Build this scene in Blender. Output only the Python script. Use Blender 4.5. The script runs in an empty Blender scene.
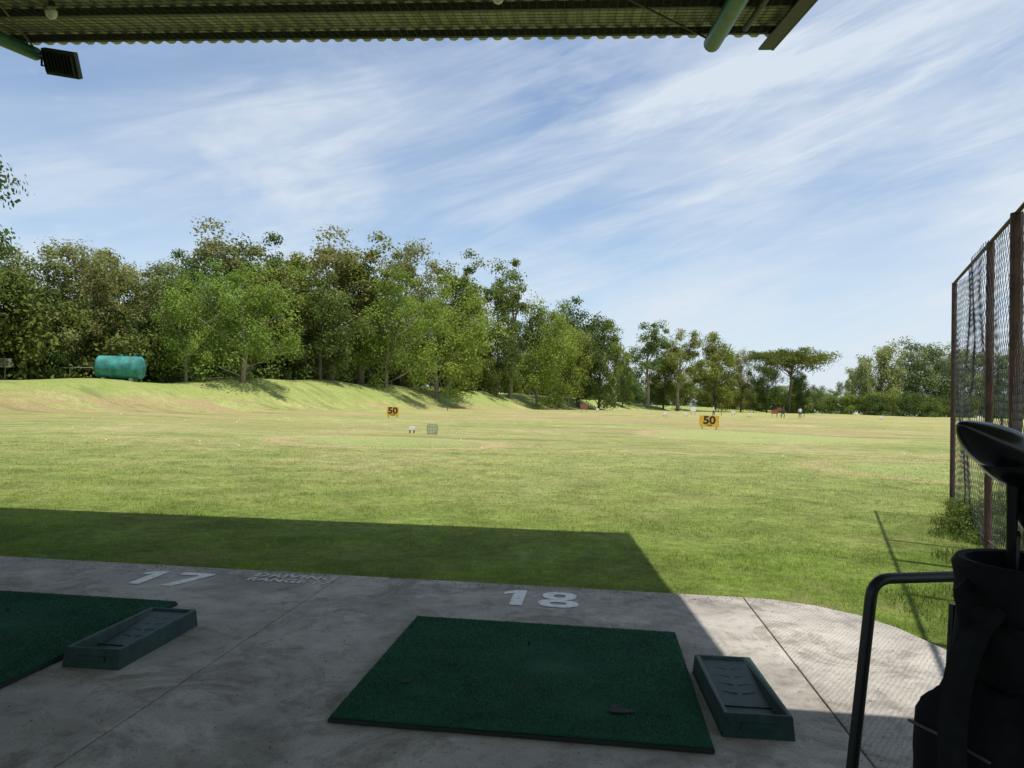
import bpy, math, random
import numpy as np
from mathutils import Vector, Matrix
random.seed(3); rng=np.random.default_rng(3)
scene=bpy.context.scene
C=scene.collection
TH=math.radians(-6.5)
cT,sT=math.cos(TH),math.sin(TH)
def B(u,v): return (u*cT-v*sT, u*sT+v*cT)
GZ=-0.045
# ------------------------------------------------------------ materials
def new_mat(name):
    m=bpy.data.materials.new(name); m.use_nodes=True
    nt=m.node_tree; b=nt.nodes['Principled BSDF']
    return m,nt,b
def noise(nt,scale,detail=4,rough=.6,vec=None,dist=0):
    n=nt.nodes.new('ShaderNodeTexNoise'); n.inputs['Scale'].default_value=scale
    n.inputs['Detail'].default_value=detail; n.inputs['Roughness'].default_value=rough
    n.inputs['Distortion'].default_value=dist
    if vec is not None: nt.links.new(vec,n.inputs['Vector'])
    return n.outputs['Fac']
def ramp(nt,fac,stops):
    r=nt.nodes.new('ShaderNodeValToRGB'); nt.links.new(fac,r.inputs['Fac'])
    e=r.color_ramp.elements
    while len(e)<len(stops): e.new(.5)
    for i,(p,c) in enumerate(stops):
        e[i].position=p; e[i].color=(c[0],c[1],c[2],1) if hasattr(c,'__len__') else (c,c,c,1)
    return r.outputs['Color']
def mix(nt,a,b,fac,mode='MIX'):
    m=nt.nodes.new('ShaderNodeMix'); m.data_type='RGBA'; m.blend_type=mode
    for s,v in ((m.inputs[0],fac),(m.inputs[6],a),(m.inputs[7],b)):
        if isinstance(v,(int,float)): s.default_value=v
        elif isinstance(v,tuple): s.default_value=(v[0],v[1],v[2],1)
        else: nt.links.new(v,s)
    return m.outputs[2]
def math_(nt,op,a,b=0.0,c=None):
    m=nt.nodes.new('ShaderNodeMath'); m.operation=op
    for i,v in enumerate((a,b) if c is None else (a,b,c)):
        if isinstance(v,(int,float)): m.inputs[i].default_value=v
        else: nt.links.new(v,m.inputs[i])
    return m.outputs[0]
def maprange(nt,v,a,b,c=0,d=1,smooth=False):
    k=nt.nodes.new('ShaderNodeMapRange')
    if smooth: k.interpolation_type='SMOOTHSTEP'
    for i,q in enumerate((a,b,c,d)): k.inputs[i+1].default_value=q
    nt.links.new(v,k.inputs[0]); return k.outputs[0]
def pos(nt):
    return nt.nodes.new('ShaderNodeNewGeometry').outputs['Position']
def objc(nt):
    return nt.nodes.new('ShaderNodeTexCoord').outputs['Object']
def bump(nt,b,h,strength=.3,dist=.01):
    n=nt.nodes.new('ShaderNodeBump'); n.inputs['Strength'].default_value=strength; n.inputs['Distance'].default_value=dist
    nt.links.new(h,n.inputs['Height']); nt.links.new(n.outputs[0],b.inputs['Normal'])
def simple(name,c,rough=.6,metal=0,var=.25,scale=8,bs=.15,spec=None):
    m,nt,b=new_mat(name)
    p=objc(nt); n=noise(nt,scale,3,.65,p)
    c2=tuple(x*(1-var) for x in c); c3=tuple(min(1,x*(1+var)) for x in c)
    nt.links.new(ramp(nt,n,[(.3,c2),(.7,c3)]),b.inputs['Base Color'])
    b.inputs['Roughness'].default_value=rough; b.inputs['Metallic'].default_value=metal
    if spec is not None: b.inputs['Specular IOR Level'].default_value=spec
    bump(nt,b,noise(nt,scale*8,1,.6,p),bs,.003)
    return m
M={}
M['black_plastic']=simple('black_plastic',(.012,.012,.014),.35)
M['black_fabric']=simple('black_fabric',(.009,.010,.012),.9,bs=.6,scale=30,spec=.2)
M['grey_fabric']=simple('grey_fabric',(.09,.09,.10),.8)
M['driver']=simple('driver_paint',(.008,.008,.010),.22,bs=.02)
M['darksteel_club']=simple('dark_club_steel',(.05,.05,.055),.4,1)
M['rackmetal']=simple('dark_painted_steel',(.010,.011,.014),.45)
M['green_steel']=simple('green_painted_steel',(.035,.14,.08),.45)
M['dark_steel']=simple('dark_steel',(.03,.032,.03),.6)
M['purlin']=simple('purlin_steel',(.045,.055,.045),.6)
M['netwire']=simple('roof_net_cord',(.03,.033,.028),.8)
M['rust']=simple('rusty_steel',(.085,.042,.03),.8,var=.5,scale=4)
M['bulb']=simple('white_plastic',(.8,.8,.78),.3)
M['white']=simple('white_paint_board',(.75,.75,.75),.5)
M['railgrey']=simple('weathered_rail',(.30,.30,.27),.7)
M['yellow']=simple('yellow_board',(.70,.40,.03),.6)
M['red']=simple('faded_red_board',(.25,.07,.04),.7)
M['blacktxt']=simple('black_paint',(.015,.015,.015),.6)
M['teal']=simple('teal_tank_paint',(.03,.19,.17),.6,scale=1.2,var=.6)
M['bark']=simple('bark',(.12,.095,.07),.95,var=.4,scale=3,bs=.6)
M['palebark']=simple('pale_bark',(.27,.23,.18),.95,var=.35,scale=3,bs=.6)
M['net']=simple('net_cord',(.05,.055,.06),.8)
M['skin']=simple('skin',(.3,.17,.11),.6)
M['hair']=simple('hair',(.01,.008,.007),.7)
M['tray']=simple('green_plastic_tray',(.016,.044,.038),.55,scale=12,var=.4,spec=.3)
M['rubber']=simple('mat_rubber',(.015,.016,.015),.85)
M['wood']=simple('weathered_wood',(.2,.15,.1),.9)
M['soil']=simple('soil_and_clippings',(.10,.075,.04),.95,scale=40)

def concrete(name,groove=False):
    m,nt,b=new_mat(name); p=pos(nt)
    big=ramp(nt,noise(nt,.7,4,.65,p,.6),[(.3,(.225,.20,.17)),(.5,(.365,.335,.295)),(.70,(.50,.465,.41))])
    mid=ramp(nt,noise(nt,4.5,6,.75,p,.4),[(.28,.5),(.48,.95),(.75,1.15)])
    c=mix(nt,big,mid,1.0,'MULTIPLY')
    st=ramp(nt,noise(nt,1.7,6,.78,p,1.0),[(.51,0),(.62,1)])
    c=mix(nt,c,(.145,.118,.088),math_(nt,'MULTIPLY',st,.62))
    pale=ramp(nt,noise(nt,1.15,6,.75,p,.4),[(.55,0),(.64,1)])
    c=mix(nt,c,(.58,.55,.49),math_(nt,'MULTIPLY',pale,.55))
    sp=ramp(nt,noise(nt,34,2,.7,p),[(.62,0),(.70,1)])
    c=mix(nt,c,(.09,.075,.06),math_(nt,'MULTIPLY',sp,.55))
    gr=ramp(nt,noise(nt,150,2,.7,p),[(.3,.70),(.7,1.25)])
    c=mix(nt,c,gr,1.0,'MULTIPLY')
    h=noise(nt,45,4,.75,p)
    if groove:
        mp=nt.nodes.new('ShaderNodeMapping'); mp.inputs['Rotation'].default_value=(0,0,math.radians(38)); nt.links.new(p,mp.inputs['Vector'])
        wv=nt.nodes.new('ShaderNodeTexWave'); wv.inputs['Scale'].default_value=13; wv.inputs['Distortion'].default_value=2.5; wv.inputs['Detail'].default_value=2
        nt.links.new(mp.outputs[0],wv.inputs['Vector'])
        c=mix(nt,c,ramp(nt,wv.outputs['Fac'],[(.0,.80),(.5,1.0)]),1.0,'MULTIPLY')
    nt.links.new(c,b.inputs['Base Color']); b.inputs['Roughness'].default_value=.85
    bump(nt,b,h,.5,.006)
    return m
M['concrete']=concrete('concrete'); M['concrete_groove']=concrete('grooved_concrete',True)
m,nt,b=new_mat('worn_white_paint'); p=pos(nt)
a=ramp(nt,noise(nt,24,5,.78,p),[(.37,(.36,.33,.29)),(.47,(.80,.80,.78))])
nt.links.new(a,b.inputs['Base Color']); b.inputs['Roughness'].default_value=.7; M['paint']=m
m,nt,b=new_mat('faded_white_paint'); p=pos(nt)
a=ramp(nt,noise(nt,32,5,.8,p),[(.44,(.34,.31,.27)),(.54,(.66,.65,.62))])
nt.links.new(a,b.inputs['Base Color']); b.inputs['Roughness'].default_value=.7; M['paintfaded']=m
def turf(name,c):
    m,nt,b=new_mat(name); p=pos(nt)
    n1=ramp(nt,noise(nt,3,4,.7,p,.5),[(.3,.7),(.7,1.25)])
    n2=ramp(nt,noise(nt,220,1,.6,p),[(.3,.45),(.7,1.5)])
    c1=mix(nt,mix(nt,c,n1,1.0,'MULTIPLY'),n2,1.0,'MULTIPLY')
    # dusty worn areas
    w=ramp(nt,noise(nt,2.2,5,.75,p,.6),[(.56,0),(.72,1)])
    c1=mix(nt,c1,(.045,.075,.045),math_(nt,'MULTIPLY',w,.5))
    nt.links.new(c1,b.inputs['Base Color']); b.inputs['Roughness'].default_value=.85
    b.inputs['Specular IOR Level'].default_value=.12
    return m
M['turf']=turf('artificial_turf',(.012,.076,.036))

def grass_color(nt,p,full=True):
    n0=noise(nt,.11,4 if full else 2,.68,p,.6)
    c=ramp(nt,n0,[(.3,(.30,.36,.105)),(.5,(.40,.42,.145)),(.68,(.52,.475,.215))])
    if full: c=mix(nt,c,ramp(nt,noise(nt,1.1,5,.74,p,.5),[(.3,.62),(.7,1.2)]),1.0,'MULTIPLY')
    else: c=mix(nt,c,ramp(nt,noise(nt,1.1,2,.7,p,.5),[(.3,.65),(.7,1.2)]),1.0,'MULTIPLY')
    sep=nt.nodes.new('ShaderNodeSeparateXYZ'); nt.links.new(p,sep.inputs[0])
    y=sep.outputs[1]; x=sep.outputs[0]; z=sep.outputs[2]
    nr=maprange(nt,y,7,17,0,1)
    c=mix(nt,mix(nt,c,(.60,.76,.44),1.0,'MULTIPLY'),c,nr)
    if full:
        mp=nt.nodes.new('ShaderNodeMapping'); mp.inputs['Scale'].default_value=(.022,.10,0); nt.links.new(p,mp.inputs['Vector'])
        d=ramp(nt,noise(nt,1,5,.72,mp.outputs[0],.7),[(.45,0),(.58,1)])
        far=math_(nt,'MULTIPLY',maprange(nt,y,18,55),maprange(nt,z,1.0,1.6,1,.08))
        c=mix(nt,c,(.42,.31,.165),math_(nt,'MULTIPLY',math_(nt,'MULTIPLY',d,far),.75))
        c=mix(nt,c,(.30,.37,.10),math_(nt,'MULTIPLY',maprange(nt,z,.9,1.8),.6))
        mp=nt.nodes.new('ShaderNodeMapping'); mp.inputs['Scale'].default_value=(.07,.28,0); mp.inputs['Rotation'].default_value=(0,0,.35); mp.inputs['Location'].default_value=(3,7,0); nt.links.new(p,mp.inputs['Vector'])
        d2=ramp(nt,noise(nt,1,5,.75,mp.outputs[0],1.0),[(.55,0),(.62,1)])
        c=mix(nt,c,(.17,.21,.065),math_(nt,'MULTIPLY',math_(nt,'MULTIPLY',d2,maprange(nt,y,14,30)),.6))
        wob=math_(nt,'MULTIPLY',noise(nt,.8,3,.6,p),.9)
        for (cx,cy,r,w,s) in ((-4.4,27,4.0,.75,.9),(12.2,19.5,4.0,.6,.85),(15,44,7,1.0,.6)):
            dx=math_(nt,'SUBTRACT',x,cx); dy=math_(nt,'SUBTRACT',y,cy)
            dd=math_(nt,'SQRT',math_(nt,'ADD',math_(nt,'MULTIPLY',dx,dx),math_(nt,'MULTIPLY',dy,dy)))
            dd=math_(nt,'ADD',dd,wob)
            rr=math_(nt,'ABSOLUTE',math_(nt,'SUBTRACT',dd,r+.45))
            c=mix(nt,c,(.56,.44,.23),math_(nt,'MULTIPLY',maprange(nt,rr,w,0),s))
            c=mix(nt,c,(.40,.48,.17),math_(nt,'MULTIPLY',maprange(nt,dd,r,r-.8),.6))
    return c
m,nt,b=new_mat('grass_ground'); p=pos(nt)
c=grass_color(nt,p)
c=mix(nt,c,ramp(nt,noise(nt,9,5,.8,p),[(.3,.50),(.7,1.25)]),1.0,'MULTIPLY')
bare=ramp(nt,noise(nt,.55,5,.78,p),[(.56,0),(.67,1)])
c=mix(nt,c,(.30,.225,.13),math_(nt,'MULTIPLY',bare,.6))
nt.links.new(c,b.inputs['Base Color']); b.inputs['Roughness'].default_value=.95; b.inputs['Specular IOR Level'].default_value=.1
bump(nt,b,noise(nt,10,5,.85,p),.9,.10)
M['ground']=m
def leafy(name,colfn,trans=.3,rough=.6):
    m,nt,b=new_mat(name)
    col=colfn(nt)
    nt.nodes.remove(b)
    d=nt.nodes.new('ShaderNodeBsdfDiffuse'); nt.links.new(col,d.inputs['Color'])
    t=nt.nodes.new('ShaderNodeBsdfTranslucent'); nt.links.new(col,t.inputs['Color'])
    ms=nt.nodes.new('ShaderNodeMixShader'); ms.inputs[0].default_value=trans
    nt.links.new(d.outputs[0],ms.inputs[1]); nt.links.new(t.outputs[0],ms.inputs[2])
    nt.links.new(ms.outputs[0],nt.nodes['Material Output'].inputs[0])
    return m
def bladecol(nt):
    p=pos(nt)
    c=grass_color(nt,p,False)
    at=nt.nodes.new('ShaderNodeAttribute'); at.attribute_name='rnd'
    c=mix(nt,c,ramp(nt,at.outputs['Fac'],[(0,(.50,.70,.40)),(.5,(1.0,1.10,.85)),(.85,(1.35,1.35,1.1)),(1,(1.8,1.6,1.5))]),1.0,'MULTIPLY')
    return c
M['blade']=leafy('grass_blades',bladecol,.35)
def leafcol(dark,light):
    def f(nt):
        oi=nt.nodes.new('ShaderNodeObjectInfo')
        at=nt.nodes.new('ShaderNodeAttribute'); at.attribute_name='rnd'
        c=ramp(nt,at.outputs['Fac'],[(0,dark),(1,light)])
        t=ramp(nt,oi.outputs['Random'],[(0,(.78,.9,.85)),(.35,(1,1,.9)),(.7,(1.32,1.15,.88)),(1,(.95,1.1,1.0))])
        return mix(nt,c,t,1.0,'MULTIPLY')
    return f
M['leaf_mid']=leafy('leaves_mid',leafcol((.09,.13,.035),(.245,.285,.08)),.35)
M['leaf_bright']=leafy('leaves_bright',leafcol((.16,.23,.045),(.34,.41,.095)),.38)
M['leaf_dark']=leafy('leaves_dark',leafcol((.055,.09,.028),(.155,.20,.065)),.3)
M['leaf_olive']=leafy('leaves_olive',leafcol((.11,.13,.052),(.29,.29,.13)),.32)
M['leaf_hazed']=leafy('leaves_hazed',leafcol((.15,.19,.09),(.30,.34,.16)),.3)  # distance haze put into the colour: paler leaves for the far trees

class MB:
    def __init__(s): s.v=[];s.f=[];s.m=[]
    def add(s,vs,fs,mi=0):
        o=len(s.v); s.v+= [tuple(x) for x in vs]; s.f+=[tuple(i+o for i in f) for f in fs]; s.m+=[mi]*len(fs)
    def box(s,c,d,mi=0,rot=None):
        vs=[Vector((sx*d[0]/2,sy*d[1]/2,sz*d[2]/2)) for sx in(-1,1) for sy in(-1,1) for sz in(-1,1)]
        if rot is not None: vs=[rot@v for v in vs]
        vs=[v+Vector(c) for v in vs]
        s.add(vs,[(0,1,3,2),(4,6,7,5),(0,4,5,1),(2,3,7,6),(0,2,6,4),(1,5,7,3)],mi)
    def tube(s,pts,rad,n=8,mi=0,cap=True):
        pts=[Vector(p) for p in pts]
        if not hasattr(rad,'__len__'): rad=[rad]*len(pts)
        vs=[];fs=[]
        ref=None
        for i,p in enumerate(pts):
            d=(pts[min(i+1,len(pts)-1)]-pts[max(i-1,0)]).normalized()
            if ref is None: ref=d.orthogonal().normalized()
            else: ref=(ref-d*ref.dot(d)); ref=ref.normalized() if ref.length>1e-5 else d.orthogonal().normalized()
            q=d.cross(ref)
            for k in range(n):
                a=2*math.pi*k/n; vs.append(p+(ref*math.cos(a)+q*math.sin(a))*rad[i])
        for i in range(len(pts)-1):
            for k in range(n):
                a=i*n+k;b_=i*n+(k+1)%n; fs.append((a,b_,b_+n,a+n))
        if cap: fs.append(tuple(range(n-1,-1,-1))); fs.append(tuple((len(pts)-1)*n+k for k in range(n)))
        s.add(vs,fs,mi)
    def sph(s,c,r,mi=0,nu=14,nv=9,rot=None,fn=None):
        vs=[];fs=[]
        for j in range(nv+1):
            ph=math.pi*j/nv
            for i in range(nu):
                a=2*math.pi*i/nu
                v=Vector((math.sin(ph)*math.cos(a),math.sin(ph)*math.sin(a),math.cos(ph)))
                if fn: v=fn(v)
                v=Vector((v.x*r[0],v.y*r[1],v.z*r[2]))
                if rot is not None: v=rot@v
                vs.append(v+Vector(c))
        for j in range(nv):
            for i in range(nu):
                a=j*nu+i;b_=j*nu+(i+1)%nu; fs.append((a,a+nu,b_+nu,b_))
        s.add(vs,fs,mi)
    def loft(s,rings,mi=0,cap=True):
        n=len(rings[0]); vs=[p for r in rings for p in r]; fs=[]
        for j in range(len(rings)-1):
            for i in range(n):
                a=j*n+i;b_=j*n+(i+1)%n; fs.append((a,b_,b_+n,a+n))
        if cap: fs.append(tuple(range(n-1,-1,-1))); fs.append(tuple((len(rings)-1)*n+k for k in range(n)))
        s.add(vs,fs,mi)
    def obj(s,name,mats,parent=None,smooth=False,bevel=0,loc=(0,0,0),rot=(0,0,0)):
        me=bpy.data.meshes.new(name); me.from_pydata(s.v,[],s.f); 
        for m in mats: me.materials.append(M[m])
        me.polygons.foreach_set('material_index',s.m)
        if smooth: me.polygons.foreach_set('use_smooth',[True]*len(s.f))
        me.update()
        o=bpy.data.objects.new(name,me); C.objects.link(o); o.location=loc; o.rotation_euler=rot
        if parent: o.parent=parent
        if bevel:
            b=o.modifiers.new('bev','BEVEL'); b.width=bevel; b.segments=2; b.limit_method='ANGLE'
        if smooth:
            try: me.set_sharp_from_angle(angle=math.radians(40))
            except Exception: pass
        return o
def empty(name,loc=(0,0,0),rz=0):
    e=bpy.data.objects.new(name,None); C.objects.link(e); e.location=loc; e.rotation_euler=(0,0,rz); e.empty_display_size=.2
    return e
def text(name,body,size,mat,loc,rot,parent=None,off=0,ext=0.001,sx=1,spacing=1):
    cu=bpy.data.curves.new(name,'FONT'); cu.body=body; cu.size=size; cu.align_x='CENTER'; cu.align_y='CENTER'
    cu.offset=off; cu.extrude=ext; cu.space_character=spacing; cu.resolution_u=4
    t=bpy.data.objects.new(name,cu); C.objects.link(t)
    dg=bpy.context.evaluated_depsgraph_get(); me=bpy.data.meshes.new_from_object(t.evaluated_get(dg))
    bpy.data.objects.remove(t)
    o=bpy.data.objects.new(name,me); C.objects.link(o); me.materials.clear(); me.materials.append(M[mat])
    o.location=loc; o.rotation_euler=rot; o.scale=(sx,1,1)
    if parent: o.parent=parent
    return o
# ------------------------------------------------------------ terrain
BP=np.array([(-75,-40),(-50,15),(-37,46),(-26.5,69),(-20,84),(-6,122),(18,172),(50,215),(110,250),(200,262)],float)
BH=np.array([1.8,1.9,2.1,2.7,3.7,3.8,3.2,1.8,.8,.5])
def sstep(a,b,x):
    t=np.clip((x-a)/(b-a),0,1); return t*t*(3-2*t)
def terrain(x,y):
    x=np.asarray(x,float); y=np.asarray(y,float)
    best=np.full(x.shape,1e9); sd=np.zeros(x.shape); hh=np.zeros(x.shape)
    for i in range(len(BP)-1):
        a=BP[i];d=BP[i+1]-a; L2=d@d
        t=np.clip(((x-a[0])*d[0]+(y-a[1])*d[1])/L2,0,1)
        px=a[0]+t*d[0];py=a[1]+t*d[1]; dist=np.hypot(x-px,y-py)
        side=d[0]*(y-a[1])-d[1]*(x-a[0])
        m=dist<best
        best=np.where(m,dist,best); sd=np.where(m,np.where(side>0,dist,-dist),sd); hh=np.where(m,BH[i]+t*(BH[i+1]-BH[i]),hh)
    z=GZ+.75*sstep(45,140,y)+.7*sstep(140,260,y)
    z=z+(hh-.5*sstep(45,140,y))*sstep(-1,8,sd)*(1+.06*np.sin(x*.4+y*.25))
    z=z+.10*sstep(20,40,y)*(np.sin(x*.13+1)*np.cos(y*.11)+.5*np.sin(x*.31+y*.2))
    return z
def tz(x,y): return float(terrain(x,y))
def axis(lo,hi,n):
    t=np.linspace(-1,1,n); s=np.sinh(t*4)/np.sinh(4)
    return np.where(s<0,s*-lo,s*hi)
xs=axis(-900,900,260); ys=axis(-700,1500,320)
X,Y=np.meshgrid(xs,ys); Z=terrain(X,Y)
nx,ny=len(xs),len(ys)
me=bpy.data.meshes.new('ground')
vs=np.stack([X.ravel(),Y.ravel(),Z.ravel()],1)
idx=np.arange(nx*ny).reshape(ny,nx)
fs=np.stack([idx[:-1,:-1].ravel(),idx[:-1,1:].ravel(),idx[1:,1:].ravel(),idx[1:,:-1].ravel()],1)
me.from_pydata(vs.tolist(),[],fs.tolist()); me.materials.append(M['ground']); me.polygons.foreach_set('use_smooth',[True]*len(fs))
g=bpy.data.objects.new('grass_field',me); C.objects.link(g)

def fast_mesh(name,verts,faces_n,nper,mat,rnd=None):
    me=bpy.data.meshes.new(name); nv=len(verts)
    me.vertices.add(nv); me.vertices.foreach_set('co',verts.astype(np.float32).ravel())
    me.loops.add(nv); me.loops.foreach_set('vertex_index',np.arange(nv,dtype=np.int32))
    me.polygons.add(faces_n); me.polygons.foreach_set('loop_start',np.arange(0,nv,nper,dtype=np.int32))
    me.update(calc_edges=True)
    if rnd is not None:
        a=me.attributes.new('rnd','FLOAT','FACE'); a.data.foreach_set('value',rnd.astype(np.float32))
    me.materials.append(M[mat])
    return me
def blades(name,x,y,z,h,w,mat,lean=.5,rnd=None):
    n=len(x); a=rng.uniform(0,2*np.pi,n); la=rng.uniform(0,2*np.pi,n); ll=rng.uniform(0,lean,n)*h
    p=np.stack([x,y,z],1)
    d=np.stack([np.cos(a)*w/2,np.sin(a)*w/2,np.zeros(n)],1)
    tip=p+np.stack([np.cos(la)*ll,np.sin(la)*ll,h],1)
    v=np.stack([p-d,p+d,tip],1).reshape(-1,3)
    return fast_mesh(name,v,n,3,mat,rng.uniform(0,1,n) if rnd is None else rnd)
def inslab(x,y,mg=.0):
    u=x*cT+y*sT; v=-x*sT+y*cT
    lim=np.where(u<1.14,5.80,np.where(u<1.8,5.83-(u-1.14)*.3,5.63-(u-1.8)*2.6))
    lim=lim+.018*np.sin(u*23)+.025*np.sin(u*7.3)+rng.normal(0,.012,np.shape(x))
    return (v<lim-mg)&(u<2.2)
n=300000
r=np.exp(rng.uniform(np.log(4.2),np.log(34),n)); tt=rng.uniform(-.80,.82,n)
x=r*tt; y=r
pn=np.sin(x*1.7+np.sin(y*1.3)*2)*np.cos(y*1.9+x*.6)
pf=np.sin(x*6.1+3*np.sin(y*2.3))*np.sin(y*7.3+2*np.sin(x*3.1))
bald=((x-.05)**2/.35+(y-7.0)**2/.25)<1
k=(~inslab(x,y,.03))&(rng.uniform(0,1,n)<(1-sstep(20,34,r))*np.where(bald,.25,1)*(.7+.3*pf))
x=x[k];y=y[k];r=r[k];pn=pn[k];pf=pf[k]
h=rng.uniform(.014,.042,len(x))*(1+.35*pn+.35*pf)*(1-.5*sstep(14,34,r)); w=.0045*(r/6)*rng.uniform(.7,1.5,len(x))
me=blades('grass_blades',x,y,terrain(x,y)-.003,h,w,'blade',1.3,np.clip(rng.uniform(0,1,len(x))*.75+.12+.12*pf+.06*pn,0,1))
go=bpy.data.objects.new('grass',me); C.objects.link(go)

# ------------------------------------------------------------ concrete floor
cf=empty('concrete_floor',(0,0,0),TH)
def slab(pts,mat,name,z=0,t=.14):
    n=len(pts); mb=MB()
    mb.add([(p[0],p[1],z) for p in pts]+[(p[0],p[1],z-t) for p in pts],[tuple(range(n)),tuple(range(2*n-1,n-1,-1))]+[(i,i+n,(i+1)%n+n,(i+1)%n) for i in range(n)])
    return mb.obj(name,[mat],cf,bevel=.006)
J=[-14.3,-11.2,-8.2,-5.1,-1.98,1.14]; gp=.004
for i in range(len(J)-1):
    slab([(J[i]+gp,-7),(J[i+1]-gp,-7),(J[i+1]-gp,5.79),(J[i]+gp,5.79)],'concrete','slab_%d'%i)
slab([(1.14+gp,-7),(2.2,-7),(2.2,3.5),(2.19,4.2),(2.13,4.8),(2.02,5.2),(1.86,5.47),(1.62,5.67),(1.35,5.77),(1.14+gp,5.80)],'concrete_groove','slab_end')
mb=MB(); mb.box((-6,-.6,-.10),(16.2,12.7,.10)); mb.obj('subbase',['rubber'],cf)
# loose soil crumbs and grass clippings on the slab edge and round the mats
k=2600; u=rng.uniform(-6,2.0,k); v=np.where(rng.uniform(0,1,k)<.7,5.76-np.abs(rng.normal(0,.10,k)),rng.uniform(2.2,5.6,k))
xx=u*cT-v*sT; yy=u*sT+v*cT
me=blades('clippings',xx,yy,np.full(k,.0015),rng.uniform(.002,.007,k),rng.uniform(.003,.012,k),'soil',3)
o=bpy.data.objects.new('soil_crumbs',me); C.objects.link(o)
def poly_sheet(mb,pts,z=0):
    mb.add([(p[0],p[1],z) for p in pts],[tuple(range(len(pts)))])
def ringsheet(mb,cx,cy,rx,ry,t,n=28):
    vs=[];fs=[]
    for i in range(n):
        a=2*math.pi*i/n; ca,sa=math.cos(a),math.sin(a)
        sg=lambda q:math.copysign(abs(q)**.85,q)
        vs+= [(cx+rx*sg(ca),cy+ry*sg(sa),0),(cx+(rx-t)*sg(ca),cy+(ry-t*.8)*sg(sa),0)]
    for i in range(n):
        j=(i+1)%n; fs.append((2*i,2*j,2*j+1,2*i+1))
    mb.add(vs,fs)
def digits(s,u,v):
    x,y=B(u,v); mb=MB(); H=.42; ox=-.15
    for ch in s:
        if ch=='1':
            poly_sheet(mb,[(ox-.04,-H/2),(ox+.05,-H/2),(ox+.05,H/2),(ox-.02,H/2),(ox-.11,H/2-.07),(ox-.11,H/2-.14),(ox-.04,H/2-.10)])
        if ch=='7':
            poly_sheet(mb,[(ox-.13,H/2-.08),(ox-.13,H/2),(ox+.13,H/2),(ox+.13,H/2-.06),(ox+.01,-H/2),(ox-.085,-H/2),(ox+.035,H/2-.08)])
        if ch=='8':
            ringsheet(mb,ox,.100,.125,.11,.08); ringsheet(mb,ox,-.106,.145,.104,.085)
        ox+=.30
    o=mb.obj('painted_number',['paint']); o.location=(x,y,.004); o.rotation_euler=(0,0,TH)
digits('18',-.38,5.40); digits('17',-3.22,5.37)
x,y=B(-2.31,5.56); e=empty('painted_stencil',(x,y,.004),TH)
text('text_row_1','DRIVING',.15,'paintfaded',(0,.07,0),(0,0,0),e,.006,.0005,1.05,1.08)
text('text_row_2','RANGE 17',.15,'paintfaded',(0,-.07,0),(0,0,0),e,.006,.0005,.90,1.08)

def mat_(u,v,rz):
    x,y=B(u,v); e=empty('golf_mat',(x,y,0),TH+rz)
    mb=MB(); mb.box((0,0,.010),(1.64,1.57,.018)); mb.obj('rubber_base',['rubber'],e,bevel=.004)
    mb=MB(); mb.box((0,0,.0245),(1.625,1.555,.010)); mb.obj('turf_sheet',['turf'],e,bevel=.003)
    k=60000; fx=rng.uniform(-.812,.812,k); fy=rng.uniform(-.777,.777,k)
    hz=rng.uniform(.003,.008,k)
    for (wx,wy,wr) in ((.3,-.45,.14),(-.5,-.4,.06),(.1,.1,.25)):
        hz*=1-.6*np.exp(-((fx-wx)**2+(fy-wy)**2)/wr**2)
    me=blades('turf_fibres',fx,fy,np.full(k,.028),hz,np.full(k,.004),'turf',1.0)
    o=bpy.data.objects.new('turf_fibres',me); C.objects.link(o); o.parent=e
    mb=MB(); mb.tube([(-.05,.35,.028),(-.05,.35,.05)],[.009,.007],8)
    mb.add([(.38,-.51,.038),(.41,-.53,.038),(.47,-.525,.038),(.52,-.50,.038),(.49,-.475,.038),(.455,-.48,.038),(.43,-.44,.038),(.40,-.45,.038),(.405,-.48,.038)],[tuple(range(9))])
    mb.add([(-.62,-.36,.036),(-.57,-.35,.036),(-.56,-.31,.036),(-.60,-.32,.036)],[(0,1,2,3)])
    mb.obj('tee_and_worn_spots',['rubber'],e)
mat_(-.298,3.92,math.radians(-.3)); mat_(-3.56,3.92,0)
def tray(u,v,rz):
    x,y=B(u,v); e=empty('ball_tray',(x,y,0),TH+rz)
    W,L,H=.31,.78,.10
    mb=MB()
    def rg(w,l,z): return [(-w/2,-l/2,z),(w/2,-l/2,z),(w/2,l/2,z),(-w/2,l/2,z)]
    r0=rg(W,L,0); r1=rg(W-.02,L-.02,H); r2=rg(W-.055,L-.055,H)
    r3=[(-W/2+.045,-L/2+.045,.030),(W/2-.045,-L/2+.045,.030),(W/2-.045,L/2-.05,.086),(-W/2+.045,L/2-.05,.086)]
    mb.loft([r0,r1,r2,r3],0,False); mb.add(r3,[(0,1,2,3)],0)
    mb.obj('tray_body',['tray'],e,bevel=.006)
    mb=MB()
    for s in (-1,1):
        for i in range(4):
            yy=-.02+i*.09; mb.box((s*.045,yy,.031+(yy+.345)*.0765),(.07,.008,.006),0,Matrix.Rotation(s*.35,3,'Z'))
    mb.box((0,-.16,.040),(W-.082,.012,.02))
    mb.box((0,-.392,.05),(.15,.008,.03))
    mb.obj('ribs',['tray'],e,bevel=.002)
tray(.715,3.70,math.radians(2)); tray(-2.53,3.93,math.radians(1))

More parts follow.
